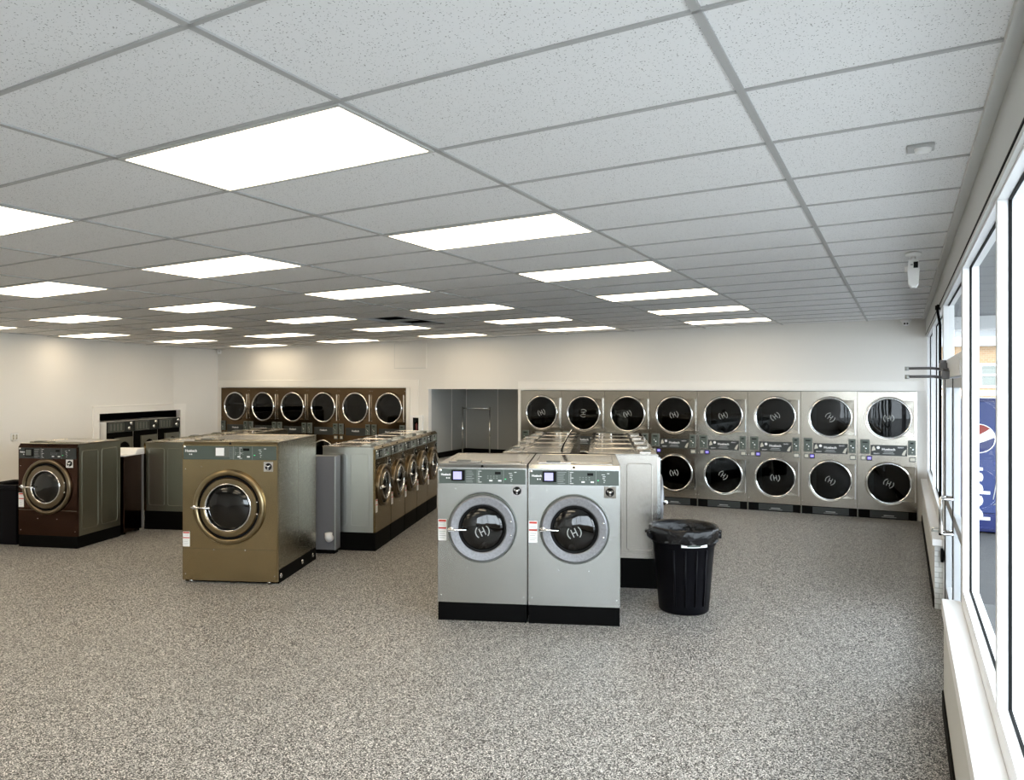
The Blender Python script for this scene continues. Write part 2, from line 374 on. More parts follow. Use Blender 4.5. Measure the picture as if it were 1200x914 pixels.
# ---- window wall on the right
XI, XG, XO = .80, .842, .885
w = MB()
w.box(.785, .90, -5.5, 10.9, 2.785, 3.2, 'fascia')
struct(w.build('wall_right'))
t = MB(); t.box(.781, .785, -5.5, 10.86, 2.79, 2.80, 'gasket'); t.box(.783, .80, -5.5, 10.86, 2.765, 2.785, 'fascia'); struct(t.build('trim_6'))
POSTS = [-4.2, -2.3, -.41, 1.475, 3.36]
def window(idx, y0, y1, z0, z1, post0=True, post1=True):
    r = sempty('window_%d' % idx, (0, 0, 0))
    fr = MB()
    for xa, xb in ((XI, XG - .0055), (XG + .0055, XO)):
        fr.box(xa, xb, y0, y1, z0 - .05, z0, 'alu'); fr.box(xa, xb, y0, y1, z1, z1 + .05, 'alu')
        if post1: fr.box(xa, xb, y1, y1 + .05, z0 - .05, z1 + .05, 'alu')
        if post0: fr.box(xa, xb, y0 - .05, y0, z0 - .05, z1 + .05, 'alu')
    fr.build('frame', r, bevel=.002)
    g = MB(); g.box(XG - .0055, XG + .0055, y1 - .004, y1 + .05, z0, z1, 'gasket'); g.box(XG - .0055, XG + .0055, y0, y1, z0 - .05, z0 + .006, 'gasket'); g.box(XG - .0055, XG + .0055, y0, y1, z1 - .006, z1 + .05, 'gasket')
    g.build('gasket', r)
    p = MB(); p.quad((XG, y0, z0), (XG, y1, z0), (XG, y1, z1), (XG, y0, z1), 'gl_win'); p.build('pane', r)
    return r
for k in range(4): window(k + 1, POSTS[k] + (.05 if k else 0), POSTS[k + 1], .785, 2.755, post0=False)
window(5, 3.47, 5.86, 2.25, 2.755, post0=False)          # transom over the doors
window(6, 5.96, 8.5, .785, 2.755)
window(7, 8.6, 10.72, .785, 2.755, post0=False)
# low walls under the windows, with their sills
w = MB(); w.box(.705, .90, -5.48, 3.45, .0, .655, 'kneeface'); struct(w.build('wall_right_low'))
t = MB(); t.box(.695, .80, -5.48, 3.5, .655, .685, 'sill'); t.box(.695, .712, -5.48, 3.5, .60, .655, 'sill'); struct(t.build('trim_7', bevel=.004))
t = MB(); t.box(.80, .90, -5.48, 3.41, .655, .735, 'alu'); struct(t.build('trim_8'))
t = MB(); t.box(.695, .705, -5.48, 3.45, 0, .12, 'black'); struct(t.build('baseboard_right'))
w = MB(); w.box(.735, .90, 5.86, 10.84, 0, .58, 'wbrick'); struct(w.build('wall_right_brick'))
t = MB(); t.box(.715, .80, 5.83, 10.8, .58, .64, 'sill'); t.box(.80, .90, 5.83, 10.8, .58, .735, 'alu'); struct(t.build('trim_9', bevel=.004))
t = MB(); t.box(.725, .735, 5.9, 10.7, 0, .11, 'black'); struct(t.build('baseboard_far'))
# door frame and a pair of glazed doors
t = MB(); t.box(XI, XO, 3.41, 3.47, 0, 2.8, 'alu'); t.box(XI, XO, 5.80, 5.86, 0, 2.8, 'alu'); t.box(XI - .01, XO, 3.47, 5.80, 2.10, 2.20, 'alu'); t.box(XI, XO, 3.41, 5.86, -.02, .012, 'alu')
struct(t.build('trim_10', bevel=.003))
def door(idx, y0, y1, hy):
    r = sempty('door_%d' % idx)
    b = MB()
    b.box(.815, .86, y0, y0 + .06, .015, 2.09, 'doorgrey'); b.box(.815, .86, y1 - .06, y1, .015, 2.09, 'doorgrey')
    b.box(.815, .86, y0 + .06, y1 - .06, .015, .25, 'doorgrey'); b.box(.815, .86, y0 + .06, y1 - .06, 2.02, 2.09, 'doorgrey'); b.box(.815, .86, y0 + .06, y1 - .06, .98, 1.06, 'doorgrey')
    b.build('frame', r, bevel=.003)
    p = MB(); p.quad((.838, y0 + .06, .25), (.838, y1 - .06, .25), (.838, y1 - .06, .98), (.838, y0 + .06, .98), 'gl_win')
    p.quad((.838, y0 + .06, 1.06), (.838, y1 - .06, 1.06), (.838, y1 - .06, 2.02), (.838, y0 + .06, 2.02), 'gl_win'); p.build('pane', r)
    h = MB(); h.tube([(.815, hy, .91), (.745, hy, .91), (.735, hy, .92), (.735, hy, 1.165), (.745, hy, 1.175), (.815, hy, 1.175)], .011, 'chrome', 10); h.build('door_handle', r)
    g = MB(); g.box(.81, .866, y1 + .001, y1 + .008, .02, 2.09, 'gasket'); g.build('weatherstrip', r)
    return r
door(1, 3.485, 4.625, 4.57); door(2, 4.64, 5.78, 4.70)

# ---- outside
g = MB(); g.box(.90, 3.1, 2.5, 26, -.3, -.10, 'pave_shaded'); struct(g.build('pavement'))
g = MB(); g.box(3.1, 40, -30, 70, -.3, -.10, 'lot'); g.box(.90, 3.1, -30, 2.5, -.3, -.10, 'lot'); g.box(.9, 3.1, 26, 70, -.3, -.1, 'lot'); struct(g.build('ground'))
g = MB(); g.box(.9, 2.9, 3.0, 14.6, 2.95, 3.05, 'soffit'); g.box(2.8, 2.95, 3.0, 14.6, 2.72, 3.2, 'alu'); g.box(.9, 2.9, 9.6, 9.9, 2.78, 2.95, 'alu'); struct(g.build('roof_canopy'))

# ------------------------------------------------------------------ ceiling lamps
ORD = ['first', 'second', 'third', 'fourth', 'fifth', 'sixth']
RNAME = {-2: 'row nearest the windows', -4: 'second row from the windows', -6: 'third row from the windows', -8: 'fourth row from the windows', -10: 'row nearest the left wall'}
proto = None
for (i, j) in LIGHTS + OFF:
    js = sorted(b for a, b in LIGHTS if a == i)
    if (i, j) in LIGHTS: lab = 'white LED ceiling panel in the %s, %s from the front' % (RNAME[i], ORD[js.index(j)])
    else: lab = 'LED ceiling panel %s, number %s outside the picture' % (RNAME[i].split(' from')[0], {(-2, -3): 'one', (-4, -3): 'one', (-6, 0): 'two', (-6, -3): 'one', (-8, 0): 'one', (-8, 3): 'two', (-10, 0): 'one', (-10, 3): 'two', (-10, 6): 'three'}[(i, j)])
    X, Y = (i + .5) * GX, (j + .5) * GY
    if proto is None:
        proto = thing('ceiling_light', lab, 'ceiling light', group='LED panels in the ceiling grid')
        d = MB(); d.box(-.585, .585, -.28, .28, -.004, .012, 'lamp'); d.build('diffuser', proto)
        fr = MB(); fr.box(-.60, .60, -.297, -.28, -.006, .02, 'lampframe'); fr.box(-.60, .60, .28, .297, -.006, .02, 'lampframe'); fr.box(-.60, -.585, -.28, .28, -.006, .02, 'lampframe'); fr.box(.585, .60, -.28, .28, -.006, .02, 'lampframe')
        fr.box(-.6, .6, -.297, .297, .02, .03, 'lampframe'); fr.build('frame', proto)
        o = proto
    else: o = copy_tree(proto); o['label'] = lab
    o.location = (X, Y, zc(X)); o.rotation_euler = (0, -TILT, 0)

# ------------------------------------------------------------------ drum-logo: an H inside two arcs
def h_logo(name, parent, loc, r, m, rot=0):
    b = MB(); q = r * .075
    for s in (-1, 1):
        b.tube([(s * r * .30, 0, -r * .60), (s * r * .30, 0, r * .60)], q, m, 6)
        b.tube([(s * r * math.cos(rad(a)), 0, s * r * math.sin(rad(a))) for a in range(-62, 35, 8)], q, m, 6)
    b.tube([(-r * .30, 0, 0), (r * .30, 0, 0)], q, m, 6)
    return b.build(name, parent, loc, (0, rot, 0))

# ------------------------------------------------------------------ front-loading washer
def make_washer(label, loc, rz, w, h, d, base, side, front, ring, cx, cz, R, rg, pz, ptop, dispx, lockx, lockz, labz, group=None, kick=None, ajar=0, panel='panel',
                seams=0, logo=True, small=False, lit=True, plinth_front=True, dispenser=True, white_disp=False, ringw=None, backseam=False):
    r = thing('front_load_washer', label, 'washing machine', loc, rz, group)
    fb = base if plinth_front else .025
    b = MB()
    b.holed(.004, w - .004, fb, ptop, cx, cz, rg + .035, 0, front)
    b.quad((.004, 0, ptop), (w - .004, 0, ptop), (w - .004, .03, h), (.004, .03, h), front)
    b.quad((.004, 0, fb), (w - .004, 0, fb), (w - .004, .02, fb), (.004, .02, fb), front)
    b.box(.0, .006, .0, .03, fb, ptop, front); b.box(w - .006, w, 0, .03, fb, ptop, front)
    b.quad((.004, .02, base), (.004, d, base), (.004, d, h), (.004, .02, h), side); b.quad((w - .004, .02, base), (w - .004, .02, h), (w - .004, d, h), (w - .004, d, base), side)
    b.quad((.004, d, base), (w - .004, d, base), (w - .004, d, h), (.004, d, h), side)
    b.quad((.004, .02, base), (w - .004, .02, base), (w - .004, d, base), (.004, d, base), side)
    if kick: b.box(.006, w - .006, -.003, .001, kick - .004, kick, side)
    for (sx, sz) in ((.03, h - .28), (w - .03, fb + .06), (.03, fb + .06), (w * .33, cz - R - .06), (w * .66, cz - R - .06), (w * .2, cz + R + .03)):
        b.lathe([(0, -.003), (.004, -.002), (.005, 0)], (sx, 0, sz), 'chrome', n=8)
    b.build('cabinet', r)
    t = MB()      # top: rolled stainless edge with a shallow pressed field
    tm = {'steelside': 'top', 'steelsil': 'top'}.get(side, 'topw'); t.box(0, w, .03, d, h - .006, h + .006, tm)
    t.rrect(.05, w - .05, .24, d - .05, .05, 'z', h + .004, .006, tm)
    t.lathe([(0, -.004), (.011, -.004), (.012, .004)], (w * .5, .008, ptop + (h - ptop) * .45), 'gasket', n=12)
    t.build('top_panel', r, bevel=.003)
    for sx, nm in ((-.0, 'side_panel'), (w, 'side_panel')):
        s = MB(); o = -.004 if sx == 0 else .004
        o *= .25
        s.box(min(sx, sx + o), max(sx, sx + o), .03, d - .01, base + .005, h - .012, side)
        if backseam:
            for yy in (.05, d * .5, d - .03): s.box(min(sx, sx + 2 * o), max(sx, sx + 2 * o), yy, yy + .006, base, h - .02, side)
        else:
            for (ya, yb) in ((.08, d * .46), (d * .54, d - .07)):
                s.rrect(ya, yb, base + .08, h - .09, .03, 'x', sx + o, .0045, side)
        s.build(nm, r)
    if base > 0:
        p = MB(); p.box(.003, w - .003, .003 if plinth_front else .05, d, 0, base, 'black')
        if not plinth_front:
            for xx in (.08, w - .1): p.lathe([(0, 0), (.02, 0), (.02, .03), (0, .03)], (xx, .03, 0), 'chrome', 'z', 10)
            for yy in (.1, d * .62, d - .1): p.lathe([(0, .006), (.022, .006), (.026, 0)], (w - .003, yy, base * .5), 'chrome', 'x', 10)
        p.build('base', r)
    dm = MB(); dm.lathe([(rg + .035, .03), (rg + .07, .08), (rg + .07, .34), (rg * .5, .37), (0, .37)], (cx, 0, cz), 'drum', n=40)
    for k in range(3):
        a = 2 * PI * k / 3 + .4; dm.tube([(cx + (rg + .04) * math.cos(a), .09, cz + (rg + .04) * math.sin(a)), (cx + (rg + .04) * math.cos(a), .34, cz + (rg + .04) * math.sin(a))], .03, 'drum', 8)
    dm.build('drum', r)
    # control panel
    cp = MB(); cp.box(.012, w - .012, -.006, -.0005, pz, ptop - .012, panel)
    for xx in (dispx + (.21 if not white_disp else .19), w * .74): cp.box(xx, xx + .002, -.0068, -.006, pz, ptop - .012, 'inkd')
    q = ptop - .012 - pz
    cp.lathe([(0, -.012), (.012, -.011), (.014, -.006)], (.025, 0, ptop - .024), 'chrome', n=10)
    cpo = cp.build('control_panel', r)
    if not small:
        x0 = dispx + .115 if not white_disp else dispx + .15
        pr = MB()
        for k in range(7):
            zz = pz + q * (.1 + .125 * k); L_ = .05 + .03 * random.random()
            pr.box(x0, x0 + L_, -.0066, -.006, zz, zz + .0035, 'inkd')
            pr.box(x0 + .105, x0 + .105 + (.012 if k % 3 else .03), -.0066, -.006, zz, zz + .0045, 'ink')
        for k in range(8):
            xx = w * .56 + (k % 4) * .026; zz = pz + q * (.38 + .14 * (k // 4)); pr.box(xx, xx + .01, -.0066, -.006, zz, zz + .004, 'inkd')
        for k in range(5): pr.box(w * .82 + .006 * (k % 2) - .004 * k % 3, w * .82 + .012 + .006 * (k % 2), -.0066, -.006, pz + q * (.2 + .13 * k), pz + q * (.2 + .13 * k) + .004, 'ink')
        pr.box(w * .86, w * .885, -.0066, -.006, pz + q * .8, pz + q * .8 + .005, 'ink')
        pr.build('printed_legend', cpo)
        dg = MB(); dg.box(w * .645, w * .71, -.009, -.006, pz + q * .66, pz + q * .84, 'gasket'); dg.build('digit_window', cpo)
        for xx in (w * .60, w * .70):
            k = MB(); k.box(xx - .014, xx + .014, -.011, -.006, pz + q * .18, pz + q * .28, 'ink'); k.build('button', cpo)
        k = MB(); k.box(w * .755, w * .77, -.009, -.006, pz + q * .32, pz + q * .37, 'green'); k.build('status_light', cpo)
    text('Huebsch', min(q * .26, (dispx - .044) / 3.75), 'ink', 'lettering', cpo, (.03, -.0066, pz + q * .55), bold=.0012)
    pr = MB()
    for k in range(2): pr.box(.075 + .02 * k, .087 + .02 * k, -.0066, -.006, pz + q * .33, pz + q * .42, 'ink')
    pr.build('printed_mark', cpo)
    ds = MB(); dz0, dz1 = pz + q * .2, pz + q * .93
    if white_disp:
        ds.box(dispx, dispx + .15, -.02, -.006, dz0, dz1, 'pgrey'); ds.box(dispx + .012, dispx + .10, -.026, -.02, dz0 + q * .1, dz1 - q * .06, 'lab')
    else:
        ds.box(dispx - .012, dispx + .105, -.018, -.006, dz0, dz1, 'gasket'); ds.box(dispx + .004, dispx + .078, -.020, -.018, dz0 + q * .1, dz1 - q * .1, 'screen' if lit and not small else 'pgrey')
    ds.build('display', cpo)
    # door, hinged on the right
    hx = cx + R - .01
    D = MB(); q0 = R - (ringw or (R - rg))
    if ringw:      # rounded outer ring, dark gap, flat inner disc
        D.lathe([(R, 0), (R + .003, -.02), (R - .008, -.036), (R - ringw + .012, -.04), (R - ringw, -.022), (R - ringw, -.004)], (cx - hx, 0, 0), ring, n=64)
        D.lathe([(R - ringw, -.008), (R - ringw - .022, -.008)], (cx - hx, 0, 0), 'gasket', n=64)
        D.lathe([(R - ringw - .02, -.004), (R - ringw - .022, -.03), (R - ringw - .03, -.042), (rg + .018, -.046), (rg + .008, -.04)], (cx - hx, 0, 0), ring, n=64, hard=True)
        D.lathe([(rg + .010, -.042), (rg + .004, -.05), (rg - .004, -.045), (rg - .006, -.03)], (cx - hx, 0, 0), 'chrome', n=64)
    else:          # thin dark edge, wide flat cast ring
        D.lathe([(R, 0), (R + .002, -.018), (R - .004, -.028), (R - .012, -.022)], (cx - hx, 0, 0), 'pgrey' if ring == 'cast' else ring, n=64, hard=True)
        D.lathe([(R - .010, -.02), (R - .016, -.036), (R - .026, -.042), (rg + .020, -.036), (rg + .012, -.03), (rg + .012, -.01)], (cx - hx, 0, 0), ring, n=64, hard=True)
    D.lathe([(rg + .013, -.026), (rg + .002, -.03), (rg - .012, -.022), (rg - .012, .0), (rg + .02, .0)], (cx - hx, 0, 0), 'gasket', n=48)
    D.lathe([(R, 0), (rg, .005)], (cx - hx, 0, 0), 'gasket', n=48)
    for zz in (.06, -.06): D.lathe([(0, -.05), (.007, -.048), (.009, -.04)], (cx - hx + (R + rg) * .5, 0, zz), 'chrome', n=10)
    Do = D.build('door', r, (hx, 0, cz), (0, 0, rad(ajar)))
    G = MB(); G.lathe([(rg - .011, -.02), (rg * .86, -.036), (rg * .66, -.05), (rg * .35, -.060), (0, -.063)], (cx - hx, 0, 0), 'gl_w', n=48)
    G.build('door_glass', Do)
    hd = MB(); a = cx - hx - R
    hd.box(a + .005, a + .055, -.055, -.036, -.018, .012, 'chrome'); hd.tube([(a - .0, -.066, .0), (a + .06, -.08, .0), (a + R - rg + .06, -.074, -.004)], .009, 'chrome', 8)
    hd.lathe([(0, -.08), (.013, -.078), (.013, -.05)], (a + .035, 0, .012), 'chrome', n=12); hd.build('door_handle', Do)
    if logo: h_logo('logo', Do, (cx - hx + .0, -.066, -.02), rg * .3, 'inkd', rad(-25))
    lk = MB(); lk.box(lockx - .05, lockx + .05, -.005, -.0005, lockz - .05, lockz + .05, 'chrome'); lk.lathe([(0, -.016), (.03, -.016), (.034, -.012), (.037, -.004)], (lockx, 0, lockz), 'gasket', n=20)
    lk.lathe([(0, -.024), (.009, -.023), (.012, -.015)], (lockx, 0, lockz), 'chrome', n=12)
    for k in range(3):
        a = rad(30 + 120 * k); lk.box(lockx + .021 * math.cos(a) - .007, lockx + .021 * math.cos(a) + .007, -.02, -.015, lockz + .021 * math.sin(a) - .007, lockz + .021 * math.sin(a) + .007, 'chrome')
    lk.build('coin_vault_lock', r)
    if labz:
        lb = MB(); la, lz = labz; lb.box(.004, .078, -.0025, -.0005, la, lz, 'lab')
        hh = lz - la
        lb.box(.008, .074, -.003, -.0025, lz - hh * .12, lz - hh * .03, 'red'); lb.box(.006, .076, -.003, -.0025, la + hh * .55, la + hh * .62, 'red')
        for k in range(4): lb.box(.014, .06 + .01 * (k % 2), -.003, -.0025, la + hh * (.12 + .1 * k), la + hh * (.14 + .1 * k), 'inkd')
        for k in range(2): lb.box(.014, .066, -.003, -.0025, la + hh * (.72 + .09 * k), la + hh * (.735 + .09 * k), 'inkd')
        lb.build('warning_label', r)
    if dispenser:
        sd = MB(); sd.box(.08, min(.36, w * .5), .09, .20, h + .006, h + .020, side); sd.box(.15, .27, .085, .16, h + .020, h + .028, 'pgrey'); sd.rrect(.38, w - .06, .07, .21, .03, 'z', h + .006, .006, side)
        sd.build('soap_dispenser', r, bevel=.002)
    return r

def U(a): return Vector((math.cos(rad(a)), math.sin(rad(a)), 0))
# the two silver washers in front
A0 = Vector((-3.07, 3.432, 0)); AA = 21.7
kw = dict(w=.777, h=1.352, d=1.02, base=.158, side='steelsil', front='steel', ring='cast', cx=.393, cz=.815, R=.295, rg=.192, pz=1.188, ptop=1.325, dispx=.135, lockx=.692, lockz=1.132, labz=(.69, .876), group='pair of silver washers')
make_washer('silver front-load washer on black plinth, left of the pair, door ajar', A0, rad(AA), ajar=9, **kw)
make_washer('silver front-load washer on black plinth, right of the pair, door shut', A0 + U(AA) * .789, rad(AA), ajar=0, **kw)
# the large washer, its steel tinted with warm reflections
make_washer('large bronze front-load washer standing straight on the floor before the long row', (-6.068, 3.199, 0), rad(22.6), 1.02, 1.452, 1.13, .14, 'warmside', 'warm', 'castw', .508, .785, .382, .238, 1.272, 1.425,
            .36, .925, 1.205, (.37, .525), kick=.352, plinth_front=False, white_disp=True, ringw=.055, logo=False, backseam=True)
# the dark brown washer at left
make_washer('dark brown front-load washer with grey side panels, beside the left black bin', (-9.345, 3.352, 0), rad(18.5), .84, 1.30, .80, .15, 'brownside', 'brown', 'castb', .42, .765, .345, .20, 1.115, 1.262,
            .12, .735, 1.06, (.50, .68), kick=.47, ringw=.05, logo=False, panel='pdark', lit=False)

# rows of washers
def row(n, loc, ang, labels, group, **k):
    p = make_washer(labels[0], loc, rad(ang), group=group, **k)
    out = [p]
    for q in range(1, n):
        o = copy_tree(p); o.location = Vector(loc) + U(ang) * (k['w'] + .013) * q; o['label'] = labels[q]; out.append(o)
    return out
rk = dict(w=.642, h=1.278, d=.68, base=.225, cx=.325, cz=.775, R=.262, rg=.165, pz=1.125, ptop=1.25, dispx=.12, lockx=.56, lockz=1.06, labz=(.47, .63), logo=False, lit=False, ringw=.04)
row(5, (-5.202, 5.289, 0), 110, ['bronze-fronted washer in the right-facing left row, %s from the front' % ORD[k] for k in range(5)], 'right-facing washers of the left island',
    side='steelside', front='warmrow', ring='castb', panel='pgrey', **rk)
P2 = Vector((-8.966, 4.835, 0))
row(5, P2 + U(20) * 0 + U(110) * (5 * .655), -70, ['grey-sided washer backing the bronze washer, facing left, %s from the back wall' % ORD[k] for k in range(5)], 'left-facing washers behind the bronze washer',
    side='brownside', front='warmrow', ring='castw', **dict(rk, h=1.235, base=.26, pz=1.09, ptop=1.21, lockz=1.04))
r2 = dict(rk, h=1.342, base=.30, pz=1.19, ptop=1.315, cz=.85, lockz=1.12, labz=(.52, .68), d=.72)
B2 = Vector((-1.648, 5.305, 0))
row(5, B2, 110.5, ['silver washer facing the windows behind the silver pair, %s from the front' % ORD[k] for k in range(5)], 'right-facing washers behind the silver pair',
    side='steelsil', front='steel', ring='cast', **r2)
lw = row(5, B2 - U(20.5) * 1.62 + U(110.5) * (5 * .655), -69.5, ['silver washer facing left behind the silver pair, %s from the back wall' % ORD[k] for k in range(5)], 'left-facing washers behind the silver pair',
    side='steelsil', front='steel', ring='cast', **r2)
# one open soap-dispenser lid in that row
ld = MB(); pts = []
for k in range(9):
    a = k / 8; pts.append((.0, .02 + .11 * a ** 1.4, .005 + .215 * a))
vs = [(x + dx, y + dy, z) for (x, y, z) in pts for dx, dy in ((0, 0), (.26, 0), (.26, .012), (0, .012))]
fs = []
for k in range(8):
    for q in range(4): fs.append((4 * k + q, 4 * k + (q + 1) % 4, 4 * k + 4 + (q + 1) % 4, 4 * k + 4 + q))
fs += [(0, 1, 2, 3), (32, 33, 34, 35)]
ld.add(vs, fs, 'black'); ld.tube(pts, .007, 'chrome', 6)
ld.build('dispenser_lid', lw[4], (.30, .60, 1.35), (0, 0, 0))

# service pedestal with a drain elbow behind the warm-tinted washer
pd = thing('drain_pedestal', 'slim grey drain box with white elbow behind the bronze washer', 'drain box', Vector((-5.62, 4.90, 0)), rad(20))
b = MB(); b.box(-.25, .10, 0, .16, .05, 1.18, 'grayp'); b.box(.085, .10, -.005, 0, .05, 1.18, 'steelside'); b.box(-.22, .08, .02, .14, 0, .05, 'black'); b.build('box', pd, bevel=.006)
b = MB(); b.tube([(.04, -.02, .20), (.04, -.06, .20), (.04, -.075, .215), (.04, -.075, .27)], .045, 'white', 14); b.build('elbow', pd)
# top-loading washer behind the dark washer
tl = thing('top_load_washer', 'top-load washer with white lid and dark cabinet behind the brown washer', 'washing machine', Vector((-9.411, 4.193, 0)), rad(20))
b = MB(); b.box(0, .66, 0, .43, .03, 1.07, 'brown'); b.box(.645, .664, .375, .43, .03, 1.07, 'grayp'); b.build('cabinet', tl, bevel=.008)
b = MB(); b.box(-.004, .668, -.004, .434, 1.07, 1.085, 'white'); b.rrect(.08, .58, .03, .23, .05, 'z', 1.085, .006, 'white'); b.build('top', tl, bevel=.004)
b = MB(); b.prism([(-.004, .22, 1.085), (-.004, .28, 1.15), (-.004, .434, 1.155), (-.004, .434, 1.085)], (.672, 0, 0), 'white'); b.build('console', tl, bevel=.004)
for x in (.04, .56):
    for y in (.03, .33):
        b = MB(); b.box(x, x + .06, y, y + .06, 0, .03, 'black'); b.build('foot', tl)

# ------------------------------------------------------------------ three small machines in the left wall recess
def small_machine(label, x):
    r = thing('wall_washer', label, 'washing machine', (0, 0, 0), 0, 'dark machines in the left wall opening')
    b = MB(); wd = .735
    b.box(0, wd, .0, .6, .05, 1.34, 'white'); b.holed(0, wd, .05, 1.34, .46, .78, .19, -.004, 'black', depth=.01); b.build('cabinet', r)
    b = MB(); b.box(.01, wd - .012, -.03, -.004, 1.13, 1.335, 'pdark'); 
    cp = b.build('control_panel', r, bevel=.004)
    b = MB(); b.rrect(.03, .44, 1.15, 1.315, .01, 'y', -.03, .006, 'bezel')
    for k in range(4): b.box(.055 + .092 * k, .12 + .092 * k, -.033, -.03, 1.165, 1.3, 'pgrey'); b.box(.07 + .092 * k, .10 + .092 * k, -.035, -.033, 1.2 + .02 * (k % 2), 1.27, 'bezel')
    b.build('display', cp)
    for k, zz in enumerate((1.20, 1.29)):
        b = MB(); b.lathe([(0, -.05), (.03, -.048), (.035, -.03)], (.62 + .03 * (k - .5) * 2, 0, zz), 'chrome', n=14); b.build('knob', cp)
    b = MB(); b.holed(.22, .70, .52, 1.03, .46, .78, .165, -.03, 'bezel', depth=.03); b.box(.22, .70, -.028, -.006, .50, .522, 'bezel')
    for (xa, xb) in ((.215, .222), (.698, .705)): b.box(xa, xb, -.03, -.004, .50, 1.03, 'bezel')
    d = b.build('door', r)
    b = MB(); b.lathe([(.165, -.012), (.12, -.004), (0, -.002)], (.46, 0, .78), 'black', n=32); b.build('door_glass', d)
    b = MB(); b.box(0, wd, .03, .6, 0, .05, 'black'); b.build('base', r)
    return r
KA = LA + PI / 2                                     # their fronts look into the room
nrm = Vector((-LD.y, LD.x, 0))
if nrm.x < 0: nrm = -nrm
base0 = small_machine('dark recessed washer at the left of the three in the wall opening', 0)
labs = ['dark recessed washer at the left of the three in the wall opening', 'dark recessed washer in the middle of the three in the wall opening', 'dark recessed washer at the right of the three, nearest the wall corner']
for k in range(3):
    o = base0 if k == 0 else copy_tree(base0)
    o['label'] = labs[k]
    P = K + LD * (2.16 - .745 * k) + nrm * .10
    o.location = P; o.rotation_euler = (0, 0, LA + PI)

